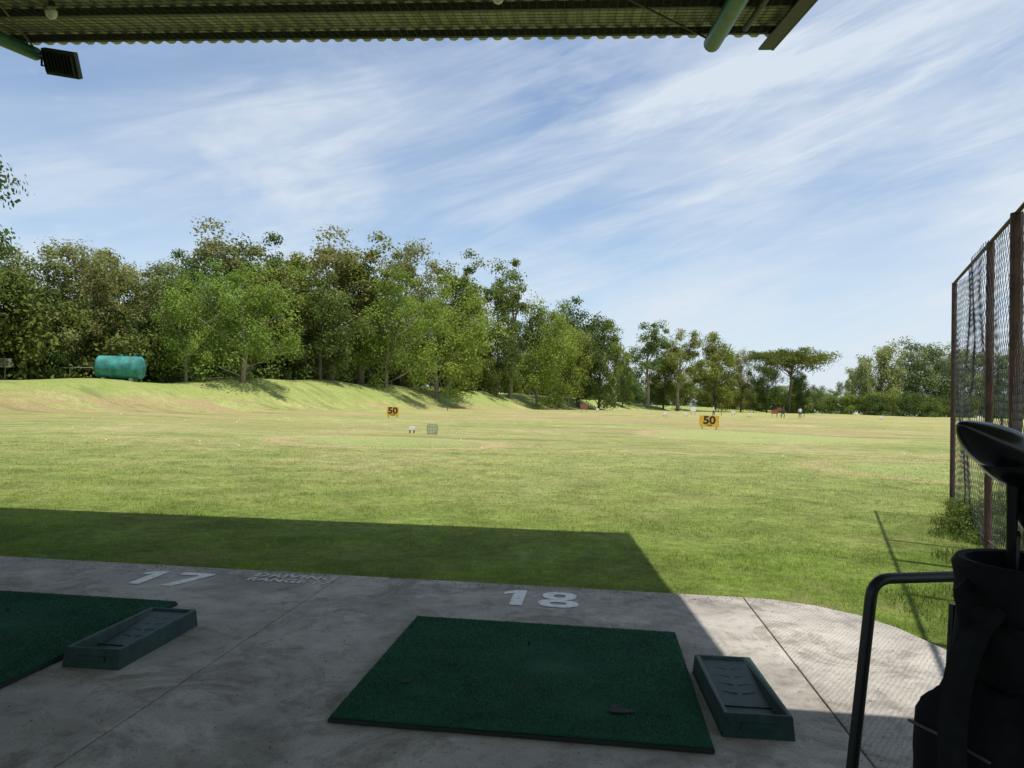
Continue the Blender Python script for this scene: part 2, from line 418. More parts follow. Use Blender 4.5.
# ------------------------------------------------------------ roof canopy
RTH=math.radians(-4.5)
rf=empty('roof_canopy',(0,0,0),RTH)
VF,ZF=7.87,5.34; SL=math.tan(math.radians(10)); UL,UR=-13.5,2.04; VB=2.8
def rz_(v): return ZF-(VF-v)*SL
m,nt,b=new_mat('roof_underside'); p=objc(nt)
c=ramp(nt,noise(nt,1.5,5,.7,p,.5),[(.3,(.26,.265,.22)),(.7,(.45,.45,.39))])
nt.links.new(c,b.inputs['Base Color']); b.inputs['Roughness'].default_value=.6; M['roofsheet']=m
mb=MB(); vs=[];fs=[]
us=np.arange(UL,UR,.02)
for i,u in enumerate(us):
    ph=(u/.16)%1.0; zz=.035*max(0,min(1,(abs(ph-.5)-.22)*9))
    for (v) in (VF,VF-2.4,VB): vs.append((u,v,rz_(v)+zz+.01)); 
for i in range(len(us)-1):
    for j in range(2): a=i*3+j; fs.append((a,a+3,a+4,a+1))
mb.add(vs,fs); o=mb.obj('corrugated_sheet',['roofsheet'],rf)
so=o.modifiers.new('s','SOLIDIFY'); so.thickness=.003
mb=MB()
rotS=Matrix.Rotation(math.radians(10),3,'X')
for v in (7.50,6.75,5.9,5.0,4.1,3.2):
    mb.box(((UL+UR)/2,v,rz_(v)-.035),(UR-UL,.045,.07),0,rotS)
mb.obj('purlins',['purlin'],rf)
mb=MB(); zo=-.085
for u in np.arange(UL,UR,.08):
    mb.box((u,(7.50+5.0)/2,rz_(6.25)+zo),(.0035,2.54,.0035),0,rotS)
for v in np.arange(5.0,7.5,.08):
    mb.box(((UL+UR)/2,v,rz_(v)+zo),(UR-UL,.0035,.0035))
mb.obj('netting',['netwire'],rf)
mb=MB()
for u,ve,r in ((1.34,7.50,.085),(-5.97,7.62,.07),(-9.2,7.6,.07),(-12.4,7.6,.07)):
    mb.tube([(u,ve,rz_(ve)-.17),(u,VB,rz_(VB)-.12)],r,14)
mb.obj('cantilever_pipes',['green_steel'],rf,smooth=True)
mb=MB()
for u in (1.05,-6.2,-12.6): mb.tube([(u,-2.2,0),(u,-2.2,4.3)],.09,12)
mb.obj('columns',['green_steel'],rf,smooth=True)
mb=MB(); mb.box((UR+.012,(VF+VB)/2,rz_((VF+VB)/2)),(.02,(VF-VB+.1)/math.cos(math.radians(10)),.22),0,rotS)
mb.box((UR-.07,(VF+VB)/2,rz_((VF+VB)/2)-.10),(.14,(VF-VB+.1)/math.cos(math.radians(10)),.02),0,rotS)
mb.obj('barge_board',['dark_steel'],rf)
mb=MB()
mb.tube([(.05,5.9,rz_(5.9)-.13),(1.3,7.5,rz_(7.5)-.12)],.010,6)
mb.tube([(-5.1,5.9,rz_(5.9)-.13),(-5.9,7.5,rz_(7.5)-.14)],.010,6)
mb.tube([(1.6,6.2,rz_(6.2)-.12),(1.6,7.2,rz_(7.2)-.12)],.03,8)
mb.obj('brace_rods',['dark_steel'],rf)
mb=MB(); mb.box((-4.4,-1.9,4.37),(19.0,9.9,.06)); mb.box((-4.4,3.0,4.28),(19.0,.06,.2)); o=mb.obj('unseen_shading_roof',['roofsheet'],rf); o.rotation_euler=(0,0,TH-RTH)  # out-of-view roof section added to cast shade on the end slab
mb=MB(); mb.tube([(4.9,-2.2,0),(4.9,-2.2,4.3)],.09,12); mb.obj('end_column',['green_steel'],rf)
def bulb(u,v,z):
    x,y=B(u,v); e=empty('lamp_bulb',(x,y,z)); mb=MB()
    mb.tube([(0,0,.28),(0,0,.06)],.008,6,1); mb.tube([(0,0,.10),(0,0,.03)],.03,12,1); mb.sph((0,0,0),(.055,.055,.065),0)
    mb.obj('bulb',['bulb','dark_steel'],e,smooth=True)
bulb(-5.25,6.40,5.02); bulb(-.95,6.40,5.02)
x,y=B(-5.93,7.42); e=empty('floodlight',(x,y,5.02),TH)
R=Matrix.Rotation(math.radians(10),3,'Y')@Matrix.Rotation(math.radians(35),3,'X')
mb=MB(); mb.box((0,0,0),(.40,.06,.27),0,R); mb.box(tuple(R@Vector((0,.045,0))),(.35,.03,.21),1,R)
for i in range(-4,5): mb.box(tuple(R@Vector((i*.043,-.045,0))),(.006,.04,.2),0,R)
mb.tube([(-.25,0,.13),(-.24,0,-.02),(-.2,0,-.02)],.012,6,0); mb.tube([(-.25,0,.14),(-.1,0,.02)],.02,6,0)
mb.obj('lamp_housing',['dark_steel','black_plastic'],e)

# ------------------------------------------------------------ side net fence
fe=empty('net_fence',(6.33,10.6,GZ),0)
D=Vector((-.4035,-.915,0)); FHt=3.38
def F(t,z): v=D*t; return (v.x,v.y,z)
mb=MB()
for t,r in ((0,.035),(2.75,.04),(4.05,.055),(5.6,.045),(7.0,.045),(8.2,.05)):
    mb.tube([F(t,-.1),F(t,FHt)],r,8)
mb.tube([F(0,FHt),F(8.2,FHt)],.02,8); mb.tube([F(0,.12),F(8.2,.12)],.01,6)
mb.obj('posts_and_rail',['rust'],fe,smooth=True)
mb=MB()
def cord(t0,z0,t1,z1,w=.0055):
    n=7; pts=[]
    for i in range(n+1):
        s=i/n; t=t0+(t1-t0)*s; z=z0+(z1-z0)*s
        env=min(1,t/.5)
        sag=env*(.06*math.sin(t*2.1+z)*math.sin(z*1.5)+.012*math.sin(t*9))
        v=D*t+Vector((.915,-.4035,0))*sag; pts.append((v.x,v.y,z-.03*math.sin(t*1.6)*(z/FHt)))
    mb.tube(pts,w/2,3,0,False)
def clipped(t0,z0,t1,z1):
    dt=t1-t0; lo,hi=0,1
    for lim,s in ((0,1),(8.2,-1)):
        f0=(t0-lim)*s; f1=(t1-lim)*s
        if f0<0 and f1<0: return None
        if f0<0: lo=max(lo,f0/(f0-f1))
        if f1<0: hi=min(hi,f0/(f0-f1))
    if hi-lo<.01: return None
    return (t0+dt*lo,z0+(z1-z0)*lo,t0+dt*hi,z0+(z1-z0)*hi)
k=-FHt*.5
while k<8.2:
    for sg in (1,-1):
        t0,z0,t1,z1=k,0,k+FHt*.45,FHt
        if sg<0: t0,t1=t1,t0
        q=clipped(t0,z0,t1,z1)
        if q: cord(*q)
    k+=.075
mb.obj('net',['net'],fe)
def weeds(cx,cy,n,rad,hmax,mat,wd=.012):
    a=rng.uniform(0,2*np.pi,n); rr=rad*np.sqrt(rng.uniform(0,1,n)); x=cx+rr*np.cos(a); y=cy+rr*np.sin(a)
    h=rng.uniform(.3,1,n)*hmax*(1-.6*rr/rad)
    me=blades('tall_grass',x,y,terrain(x,y),h,np.full(n,wd),mat,1.0)
    o=bpy.data.objects.new('tall_grass',me); C.objects.link(o)
weeds(6.25,10.0,500,.5,.35,'leaf_mid')
weeds(5.75,8.9,800,.65,.30,'leaf_mid')
weeds(4.9,7.4,900,.6,.25,'leaf_mid')
weeds(3.6,5.6,1200,.7,.15,'leaf_mid',.008)

# ------------------------------------------------------------ trees
def make_tree(name,seed,H,W,base,nl,cl_per,leaves,leaf,leafmat,barkmat,style='round',crad=None):
    r=np.random.default_rng(seed); mb=MB()
    wob=r.normal(0,.025*H,(4,2)); top=.8 if style!='umbrella' else .86
    tp=[Vector((wob[i][0]*i/3,wob[i][1]*i/3,H*top*i/3)) for i in range(4)]
    tp[0]=Vector((0,0,-.6))
    r0=H*.016+.05
    def tpt(f):
        f=min(max(f/top,0),1)*3; i=min(int(f),2); return tp[i].lerp(tp[i+1],f-i)
    if style!='bush': mb.tube(tp,[r0*1.3,r0,r0*.65,r0*.25],7)
    cents=[]
    for j in range(nl):
        a=j*2.39996+r.uniform(-.5,.5)
        if style=='umbrella':
            f=.88+r.uniform(-.05,.06); rad=W/2*math.sqrt((j+.6)/nl)*r.uniform(.8,1.0); st=r.uniform(.45,.7)
            f-= .10*(rad/(W/2))**2
        else:
            f=base+(1-base)*((j+.5)/nl)**.85*.95
            ff=(f-base)/(1-base)
            prof=math.sqrt(max(.06,1-((ff-.38)/.66)**2)) if style!='tall' else math.sqrt(max(.08,1-((ff-.5)/.56)**2))
            rad=W/2*prof*r.uniform(.35,.98); st=max(.08,f-r.uniform(.18,.3))
        S=tpt(st); E=Vector((rad*math.cos(a),rad*math.sin(a),H*f))+Vector((tpt(f).x,tpt(f).y,0))
        mid=S.lerp(E,.5)+Vector((0,0,-.03*H if style!='umbrella' else -.02*H))
        if style!='bush': mb.tube([S,mid,E],[r0*.36,r0*.22,r0*.07],5)
        sd=W*(.10 if style!='umbrella' else .09)
        for q in range(cl_per):
            off=Vector(r.normal(0,1,3))*sd
            if style=='umbrella': off.z*=.22
            base_p=mid.lerp(E,r.uniform(.2,1.0)) if q%2==0 else E
            cpt=base_p+off
            cpt.z=max(cpt.z,H*.06)
            cents.append((cpt,q))
            if style!='bush' and q%2==0: mb.tube([mid.lerp(E,.6),cpt],[r0*.08,r0*.03],3,0,False)
    V=[];R=[]
    cr=crad or W*.085
    for cpt,q in cents:
        n=int(leaves*r.uniform(.5,1.4)); s=cr*r.uniform(.65,1.4)
        if style=='umbrella': pz=r.normal(0,1,(n,3))*s*np.array([.75,.75,.18])
        else: pz=np.clip(r.normal(0,1,(n,3)),-2,2)*s*np.array([.52,.52,.36])*r.uniform(.8,1.2,3)
        nrm=pz/s*.9+r.normal(0,.5,(n,3))+np.array([0,0,.6]); nrm/=np.linalg.norm(nrm,axis=1)[:,None]
        pz=pz+np.array(cpt)
        pz[:,2]-= .12*s*((pz[:,0]-cpt[0])**2+(pz[:,1]-cpt[1])**2)/s**2
        t=np.cross(nrm,r.normal(0,1,(n,3))); t/=np.linalg.norm(t,axis=1)[:,None]; b2=np.cross(nrm,t)
        ls=leaf*r.uniform(.6,1.3,n)[:,None]
        V.append(np.stack([pz-t*ls,pz-b2*ls*.55,pz+t*ls,pz+b2*ls*.55],1).reshape(-1,3)); R.append(np.clip(r.uniform(0,1)*.55+r.uniform(0,.45,n),0,1))
    V=np.concatenate(V);R=np.concatenate(R)
    nl_=len(R)
    bv=np.array([tuple(v) for v in mb.v]) if mb.v else np.zeros((0,3))
    allv=np.concatenate([bv,V]); me=bpy.data.meshes.new(name)
    loops=[i for f in mb.f for i in f]; ls_=[];s=0
    for f in mb.f: ls_.append(s); s+=len(f)
    li=np.concatenate([np.array(loops,int),np.arange(len(bv),len(allv))]); 
    st=np.concatenate([np.array(ls_,int),s+np.arange(nl_)*4])
    me.vertices.add(len(allv)); me.vertices.foreach_set('co',allv.astype(np.float32).ravel())
    me.loops.add(len(li)); me.loops.foreach_set('vertex_index',li.astype(np.int32))
    me.polygons.add(len(st)); me.polygons.foreach_set('loop_start',st.astype(np.int32))
    me.update(calc_edges=True)
    me.materials.append(M[barkmat]); me.materials.append(M[leafmat])
    me.polygons.foreach_set('material_index',np.concatenate([np.zeros(len(ls_),int),np.ones(nl_,int)]).astype(np.int32))
    at=me.attributes.new('rnd','FLOAT','FACE'); at.data.foreach_set('value',np.concatenate([np.zeros(len(ls_)),R]).astype(np.float32))
    me.update()
    return me
T={}
T['roundA']=make_tree('tm',11,16,13,.20,19,5,180,.21,'leaf_mid','bark',crad=1.5)
T['roundB']=make_tree('tm',12,16,12,.16,19,5,180,.19,'leaf_olive','bark',crad=1.4)
T['roundC']=make_tree('tm',13,16,14,.18,18,5,190,.22,'leaf_dark','bark',crad=1.7)
T['bright']=make_tree('tm',14,14,15,.20,20,5,190,.18,'leaf_bright','palebark',crad=1.5)
T['tallA']=make_tree('tm',15,20,9,.36,15,4,180,.21,'leaf_mid','palebark','tall',crad=1.25)
T['tallB']=make_tree('tm',16,20,10,.30,16,4,180,.21,'leaf_olive','palebark','tall',crad=1.25)
T['umb']=make_tree('tm',17,18,22,.7,22,4,190,.22,'leaf_dark','bark','umbrella',1.6)
T['open']=make_tree('tm',18,18,12,.42,13,4,180,.21,'leaf_mid','palebark','round',1.2)
T['bushA']=make_tree('tm',19,5,8,.1,14,3,150,.17,'leaf_mid','bark','bush',1.2)
T['bushB']=make_tree('tm',20,5,8,.1,14,3,150,.17,'leaf_dark','bark','bush',1.2)
T['farA']=make_tree('tm',21,20,17,.15,17,5,170,.34,'leaf_hazed','bark',crad=2.1)
Hs=dict(roundA=16,roundB=16,roundC=16,bright=14,tallA=20,tallB=20,umb=18,open=18,bushA=5,bushB=5,farA=20)
def tree(kind,x,y,Ht,ws=1.0,name='broadleaf_tree',rot=None):
    s=Ht/Hs[kind]; o=bpy.data.objects.new(name,T[kind]); C.objects.link(o)
    o.location=(x,y,tz(x,y)-.1); o.scale=(s*ws,s*ws,s); o.rotation_euler=(0,0,random.uniform(0,6.28) if rot is None else rot)
    return o
L=[(-.845,50,355,'roundC',.70),(-.70,66,180,'roundC',1.1),(-.64,70,194,'roundB',1.0),(-.575,74,190,'roundB',1.0),(-.535,84,180,'roundA',.9),
(-.48,82,170,'roundB',.9),(-.455,90,184,'roundC',.8),(-.40,96,226,'tallB',1.2),(-.365,79,174,'bright',1.0),(-.31,96,186,'roundA',.95),(-.44,76,150,'bright',.7),
(-.33,100,203,'roundC',.85),(-.245,104,220,'tallB',1.2),(-.205,108,206,'tallA',1.3),(-.26,94,160,'roundC',.9),(-.15,120,204,'roundB',.75),(-.17,106,160,'bright',.85),(-.10,116,150,'bright',.95),
(-.085,132,190,'tallA',1.1),(-.062,136,160,'roundA',.6),(-.02,140,110,'roundC',.7),(-.002,146,184,'open',.8),(.035,148,128,'bright',.75),(.065,158,118,'roundA',.75),
(.09,170,134,'roundC',.85),(.118,172,108,'roundA',.75),(.15,190,70,'roundA',.6),(.185,200,112,'open',.9),(.225,200,104,'open',1.0),(.205,206,72,'roundC',.8),(.275,210,96,'roundA',.9),(.31,215,78,'roundB',.6),
(.375,215,94,'umb',.95),(.345,212,70,'roundC',.7),(.39,225,58,'roundC',.6),
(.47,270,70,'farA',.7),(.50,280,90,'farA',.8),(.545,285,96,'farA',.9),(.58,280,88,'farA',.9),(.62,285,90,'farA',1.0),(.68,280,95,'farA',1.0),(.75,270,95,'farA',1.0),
(-.85,60,260,'roundC',1),(-.95,62,240,'roundB',1)]
for (tx,d,hh,kind,ws) in L:
    x=tx*d; z=tz(x,d); Ht=1.4+hh/1000*d-z
    tree(kind,x,d,Ht,ws,'acacia_tree' if kind=='umb' else 'broadleaf_tree')
def mass(name,items):
    e=empty(name)
    for (x,y,h,kind,ws) in items:
        o=tree(kind,x,y,h,ws,'clump'); o.parent=e
it=[]
for i in range(74):
    s=i/73; k=s*(len(BP)-3)+1; j=int(k); f=k-j; j=min(j,len(BP)-2)
    a=BP[j]+(BP[j+1]-BP[j])*f; d=(BP[j+1]-BP[j]); d=d/np.hypot(*d); nn=np.array([-d[1],d[0]])
    p=a+nn*random.uniform(14,22)
    it.append((p[0],p[1],random.uniform(3.5,7.5)*(1+.2*s),random.choice(['bushA','bushB','bushB']),random.uniform(.8,1.1)))
mass('understory_shrubs',it)
it=[]
for i in range(34):
    x=62+i*5+random.uniform(-1,1); y=238+random.uniform(-3,3)
    it.append((x,y,random.uniform(5.0,7.5),random.choice(['bushA','bushB']),.9))
mass('hedge_row',it)
it=[]
for i in range(34):
    tx=-1.0+i/33*1.75; d=random.uniform(300,340) if tx>.1 else random.uniform(135,180)+max(0,tx+.6)*120
    hf=random.uniform(34,52) if tx>.1 else 95
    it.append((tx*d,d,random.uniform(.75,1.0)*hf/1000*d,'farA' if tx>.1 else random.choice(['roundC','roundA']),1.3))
mass('background_trees',it)
for (x,y,h) in ((6.15,9.7,.45),(5.85,9.1,.55),(5.6,8.7,.40),(6.3,10.35,.35)):
    tree('bushA',x,y,h,1.0,'weed_bush')

# ------------------------------------------------------------ field furniture
def board(name,x,y,w,h,base,mat,txt=None,sub=None,yaw=0,legs='wood'):
    e=empty(name,(x,y,tz(x,y)),yaw)
    mb=MB(); mb.box((0,0,base+h/2),(w,.04,h),0)
    for s in (-1,1): mb.box((s*w*.36,.045,(base+h)/2-.1),(.06,.05,base+h-.05+.2),1)
    mb.obj('board',[mat,legs],e,bevel=.004)
    if txt: text('number',txt,h*.95,'blacktxt',(0,-.024,base+h*.56),(math.pi/2,0,0),e,.03,.002,1.15)
    if sub: text('caption',sub,h*.16,'blacktxt',(0,-.024,base+h*.12),(math.pi/2,0,0),e,.004,.002,1)
board('distance_sign',14.6,54.5,1.42,.82,.20,'yellow','50','YARDS',-.1)
board('distance_sign',-10.4,65,1.05,.80,.15,'yellow','50','YARDS',-.05)
board('target_board',10.8,110,1.0,.7,.5,'red',None,None,.1)
board('target_board',42,118,1.1,.6,.6,'red',None,None,.1)
board('target_board',45.6,126,.8,.5,1.0,'red',None,None,-.2)
board('white_board',30,122,.9,.7,.6,'white')
for (x,y,w) in ((-4.75,35.6,.28),(20,96,.5),(24.5,104,.5),(36,112,.45),(39,130,.6),(60,120,.45),(66,132,.5),(14,120,.5)):
    board('small_marker',x,y,w,w*.6,w*.6,'white')
x,y=-3.7,35; e=empty('target_basket',(x,y,tz(x,y)),.2); mb=MB()
M['cage']=simple('galvanised_wire',(.16,.21,.17),.6)
for k in range(7):
    z=.05+k*.07; r=.22+.05*math.sin(k*.5)
    mb.tube([(r*math.cos(a),r*math.sin(a),z) for a in np.linspace(0,2*math.pi,13)],.008,4)
for i,a in enumerate(np.linspace(0,2*math.pi,13)[:-1]):
    mb.tube([(.22*math.cos(a),.22*math.sin(a),0),(.27*math.cos(a),.27*math.sin(a),.25),(.22*math.cos(a),.22*math.sin(a),.48+.05*math.sin(i*2.1))],.009,4)
mb.obj('wire_cage',['cage'],e)
mb=MB()
for i in range(90):
    d=random.uniform(22,85); t=random.uniform(-.6,.6); x=t*d; mb.sph((x,d,tz(x,d)+.015),(.024,.024,.024),0,8,5)
mb.obj('golf_balls',['bulb'],None,smooth=True)
def pole(name,x,y,h,r,mat,top=None):
    e=empty(name,(x,y,tz(x,y))); mb=MB(); mb.tube([(0,0,-.2),(0,0,h)],[r,r*.7],8)
    if top: mb.box((top*.5,0,h-.2),(top,.02,.35),1)
    mb.obj('pole',[mat,'red'],e)
pole('field_pole',-8.6,100,3.6,.05,'green_steel'); pole('marker_flag',47.5,120,2.0,.05,'dark_steel',.4)
pole('field_pole',35.5,125,1.6,.04,'dark_steel')
x,y=-36.6,69; e=empty('water_tank',(x,y,tz(x,y)-.1),.15); mb=MB()
def ring(xx,r): return [(xx,r*math.cos(a),1.25+r*math.sin(a)) for a in np.linspace(0,2*math.pi,25)[:-1]]
prof=[(-2.15,.15),(-2.1,.6),(-1.98,.92),(-1.8,1.08),(-.62,1.08),(-.6,1.11),(-.54,1.11),(-.52,1.08),(.52,1.08),(.54,1.11),(.6,1.11),(.62,1.08),(1.8,1.08),(1.98,.92),(2.1,.6),(2.15,.15)]
mb.loft([ring(a,b) for a,b in prof]); mb.tube([(0,0,2.2),(0,0,2.5)],.22,12); mb.tube([(1.2,0,2.2),(1.2,0,2.6),(1.6,0,2.6)],.05,8)
mb.obj('tank_shell',['teal'],e,smooth=True)
mb=MB()
for s in(-1.2,1.2): mb.box((s,0,.05),(.25,1.7,.5))
mb.obj('saddles',['concrete'],e)
e=empty('pipe_railing',(0,0,0)); mb=MB(); pts=[]
for i in range(4):
    x=-48+i*3.2; y=69.5; z=tz(x,y); mb.tube([(x,y,z-.2),(x,y,z+1.05)],.03,6); pts.append((x,y,z+1.05))
mb.tube(pts,.035,6)
mb.obj('rails',['railgrey'],e)
x,y=-43.9,64; e=empty('field_floodlight',(x,y,tz(x,y))); mb=MB(); mb.tube([(0,0,-.2),(0,0,1.2)],.05,8,1); mb.box((0,0,1.55),(.9,.3,.75),0,Matrix.Rotation(.2,3,'X')); mb.box((0,-.17,1.55),(.75,.05,.6),1,Matrix.Rotation(.2,3,'X')); mb.box((0,0,1.15),(.5,.1,.1),1)
mb.obj('lamp_box',['white','railgrey'],e,bevel=.03)

# ------------------------------------------------------------ people
def person(name,x,y,yaw,shirt,pants,arm=.2,step=.12,bend=0):
    e=empty(name,(x,y,tz(x,y)),yaw)
    def skin(nm,vs,es,rs,mat,sub=2):
        me=bpy.data.meshes.new(nm); me.from_pydata(vs,es,[]); me.materials.append(mat)
        o=bpy.data.objects.new(nm,me); C.objects.link(o); o.parent=e
        s=o.modifiers.new('s','SKIN'); s.use_smooth_shade=True
        for i,r in enumerate(rs): me.skin_vertices[0].data[i].radius=(r,r) if not hasattr(r,'__len__') else r
        me.skin_vertices[0].data[0].use_root=True
        o.modifiers.new('ss','SUBSURF').levels=sub; o.modifiers['ss'].render_levels=sub
        return o
    b=bend
    V=[(0,0,.95),(0,-b*.3,1.15),(0,-b*.7,1.38),(0,-b*.8,1.50),
       (.10,0,.88),(.12,-step,.50),(.13,-step*.6,.10),(.13,-step*.6-.14,.04),
       (-.10,0,.88),(-.12,step*.4,.50),(-.13,step,.10),(-.13,step-.14,.04),
       (.19,-b*.7,1.40),(.26,-b*.7-.02,1.13),(.24-arm*.3,-b-.15-arm*.6,.92),
       (-.19,-b*.7,1.40),(-.26,-b*.7-.02,1.13),(-.24+arm*.3,-b-.15-arm*.6,.92)]
    E=[(0,1),(1,2),(2,3),(0,4),(4,5),(5,6),(6,7),(0,8),(8,9),(9,10),(10,11),(2,12),(12,13),(13,14),(2,15),(15,16),(16,17)]
    RR=[(.16,.11),(.14,.10),(.16,.11),.06,.10,.065,.045,.035,.10,.065,.045,.035,.06,.045,.032,.06,.045,.032]
    m,nt,bs=new_mat('clothes'); p=objc(nt); sep=nt.nodes.new('ShaderNodeSeparateXYZ'); nt.links.new(p,sep.inputs[0])
    k=math_(nt,'GREATER_THAN',sep.outputs[2],.97); c=mix(nt,pants,shirt,k)
    k2=math_(nt,'GREATER_THAN',sep.outputs[2],1.49); c=mix(nt,c,(.3,.17,.11),k2)
    nt.links.new(c,bs.inputs['Base Color']); bs.inputs['Roughness'].default_value=.85
    skin('body',V,E,RR,m)
    mb=MB(); hy=-b*.9
    mb.sph((0,hy-.01,1.63),(.078,.095,.115),0,14,10); mb.sph((0,hy+.015,1.66),(.086,.095,.10),1,14,10)
    mb.sph((0,hy-.11,1.62),(.014,.02,.02),0,8,6)
    for s in(-1,1):
        mb.sph((s*.08,hy,1.62),(.012,.02,.03),0,8,6); mb.sph((s*.03,hy-.095,1.645),(.011,.008,.007),1,8,6)
        hx=s*(.24-arm*.3); h0=-b-.17-arm*.6
        mb.sph((hx,h0,.87),(.025,.035,.045),0,8,6)
        for f in range(4): mb.tube([(hx+(f-1.5)*.012,h0-.01,.84),(hx+(f-1.5)*.013,h0-.025,.775+abs(f-1.4)*.008)],.008,5)
        mb.tube([(hx-s*.02,h0-.02,.87),(hx-s*.045,h0-.05,.83)],.009,5)
    mb.obj('head_and_hands',['skin','hair'],e,smooth=True)
    return e
person('person',44.5,114,2.9,(.7,.7,.7),(.03,.035,.05),.3)
person('person',42.2,115,.4,(.06,.07,.10),(.03,.03,.03),.5,.2,.15)
person('person',30.6,112,1.2,(.75,.73,.7),(.08,.07,.06),.3)

# ------------------------------------------------------------ bag rack + golf bag
e=empty('bag_rack',(0,0,0)); mb=MB()
def arc(p0,pc,p1,n=6):
    return [tuple(Vector(p0).lerp(Vector(pc),t).lerp(Vector(pc).lerp(Vector(p1),t),t)) for t in np.linspace(0,1,n)]
P0=(.86,1.94,0.0); A=(.930,1.90,.935); Bc=(.935,1.90,.980); Cc=(.98,1.912,.982)
Dn=(1.80,2.1,.982); En=(1.87,2.115,.980); Fn=(1.875,2.12,.92); Gn=(1.93,2.16,0)
mb.tube([P0]+arc(A,Bc,Cc)+arc(Dn,En,Fn)+[Gn],.0145,10)
mb.tube([(.875,1.93,.14),(.90,1.25,.14)],.012,8); mb.tube([(1.92,2.15,.14),(1.85,1.3,.14)],.012,8); mb.tube([(.90,1.25,.14),(1.85,1.3,.14)],.012,8)
mb.tube([(.90,1.25,.14),(.90,1.25,0)],.012,8); mb.tube([(1.85,1.3,.14),(1.85,1.3,0)],.012,8)
mb.obj('tube_frame',['rackmetal'],e,smooth=True)
mb=MB()
for i in range(8): mb.box((1.0+i*.11,1.6,.158),(.05,.7,.012))
mb.obj('shelf_slats',['rackmetal'],e)
bg=empty('golf_bag',(1.065,1.5,.150)); bg.rotation_euler=(0,math.radians(-.2),math.radians(12)); bg.scale=(1.14,1.14,1.0)
def ell(z,rx,ry,cx=0,cy=0,n=36,lump=0):
    return [(cx+rx*math.cos(a)*(1+lump*math.sin(3*a+z*9)+lump*.6*math.sin(7*a-z*23)),cy+ry*math.sin(a)*(1+lump*math.cos(4*a+z*7)),z) for a in np.linspace(0,2*math.pi,n+1)[:-1]]
mb=MB()
mb.loft([ell(0,.125,.12),ell(.03,.14,.13),ell(.1,.14,.13)]+[ell(z,.128,.118,lump=.035) for z in np.linspace(.2,.8,13)]+[ell(.86,.122,.115,lump=.02),ell(.875,.124,.122,lump=.015),ell(.92,.122,.122,lump=.015),ell(.950,.124,.126,cx=-.002),ell(.964,.118,.120),ell(.962,.105,.105),ell(.90,.10,.10)],0,True)
mb.obj('body',['black_fabric'],bg,smooth=True)
def softbox(mb,c,d,mi=0,p=3.2,lump=.04):
    def fn(v):
        n=(abs(v.x)**p+abs(v.y)**p+abs(v.z)**p)**(1/p); k=1+lump*math.sin(v.z*9+v.x*5)*math.cos(v.y*7+v.z*3)+lump*.5*math.sin(v.z*23+v.y*11)
        return v/n*k
    mb.sph(c,d,mi,34,28,None,fn)
mb=MB()
softbox(mb,(-.135,-.02,.49),(.075,.10,.25)); softbox(mb,(-.165,-.03,.19),(.085,.11,.14)); softbox(mb,(-.02,-.145,.45),(.10,.06,.28)); softbox(mb,(-.02,-.15,.18),(.11,.07,.12)); softbox(mb,(-.120,-.05,.80),(.03,.06,.06)); softbox(mb,(.13,-.02,.4),(.07,.1,.3)); softbox(mb,(-.03,-.13,.80),(.07,.035,.05))
mb.obj('pockets',['black_fabric'],bg,smooth=True)
mb=MB()
for z in (.64,.30): mb.tube([(-.21,.05,z),(-.217,-.03,z+.01),(-.20,-.11,z)],.003,5)
mb.tube([(-.08,-.208,.3),(-.085,-.213,.45),(-.08,-.20,.66)],.003,5)
mb.tube([(-.06,-.113,.93),(-.02,-.126,.90),(.03,-.122,.885)],.004,5); mb.tube([(-.05,-.113,.91),(-.01,-.126,.88),(.03,-.122,.87)],.003,5)
mb.obj('piping',['grey_fabric'],bg,smooth=True)
mb=MB()
def strap(pts,w,t=.008):
    rings=[]
    for i,p in enumerate(pts):
        p=Vector(p); d=(Vector(pts[min(i+1,len(pts)-1)])-Vector(pts[max(0,i-1)])).normalized(); s=Vector((.25,.95,0)); s=(s-d*s.dot(d)).normalized(); n=d.cross(s)
        rings.append([p+s*w+n*t,p-s*w+n*t,p-s*w-n*t,p+s*w-n*t])
    mb.loft(rings)
pts=[Vector((-.12,-.03,.90)).lerp(Vector((-.16,-.03,.25)),t)+Vector((-.12*math.sin(math.pi*t)**.7-.01*math.sin(9*t),-.06*math.sin(math.pi*t),-.02)) for t in np.linspace(0,1,20)]
strap(pts,.024,.010)
pts=[Vector((-.10,-.12,.86)).lerp(Vector((-.02,-.15,.62)),t)+Vector((-.05*math.sin(math.pi*t),-.07*math.sin(math.pi*t),0)) for t in np.linspace(0,1,10)]
strap(pts,.016,.006)
mb.tube([(-.115,.02,.92),(-.155,.0,.91),(-.16,-.02,.85),(-.12,-.03,.83)],.010,8)
mb.obj('straps',['black_fabric'],bg,smooth=True)
mb=MB(); mb.tube([(.03,.135,.84),(.05,.15,.1)],.008,8); mb.tube([(-.04,.135,.84),(-.06,.15,.1)],.008,8); mb.obj('stand_legs',['darksteel_club'],bg,smooth=True)
mb=MB()
def shaft(p0,p1,r=.0055,mi=0): mb.tube([p0,p1],[r*.8,r],8,mi)
def driver(c,rot,L=.075,mi=1,th=1.0):
    def fn(v):
        x=v.x; k=1-.45*max(0,-x)**1.5
        return Vector((x,v.y*k,(v.z*(.95 if v.z>0 else .75))*k*th))
    mb.sph(c,(L,.058,.036),mi,28,18,rot,fn)
Rd=Matrix.Rotation(math.radians(33),3,'Y')
hc=Vector((-.096,-.02,1.188)); 
driver(hc,Rd,.096,1,1.35)
mb.sph(hc+Vector((.040,0,-.026)),(.072,.058,.046),1,24,14,Matrix.Rotation(math.radians(28),3,'Y'))
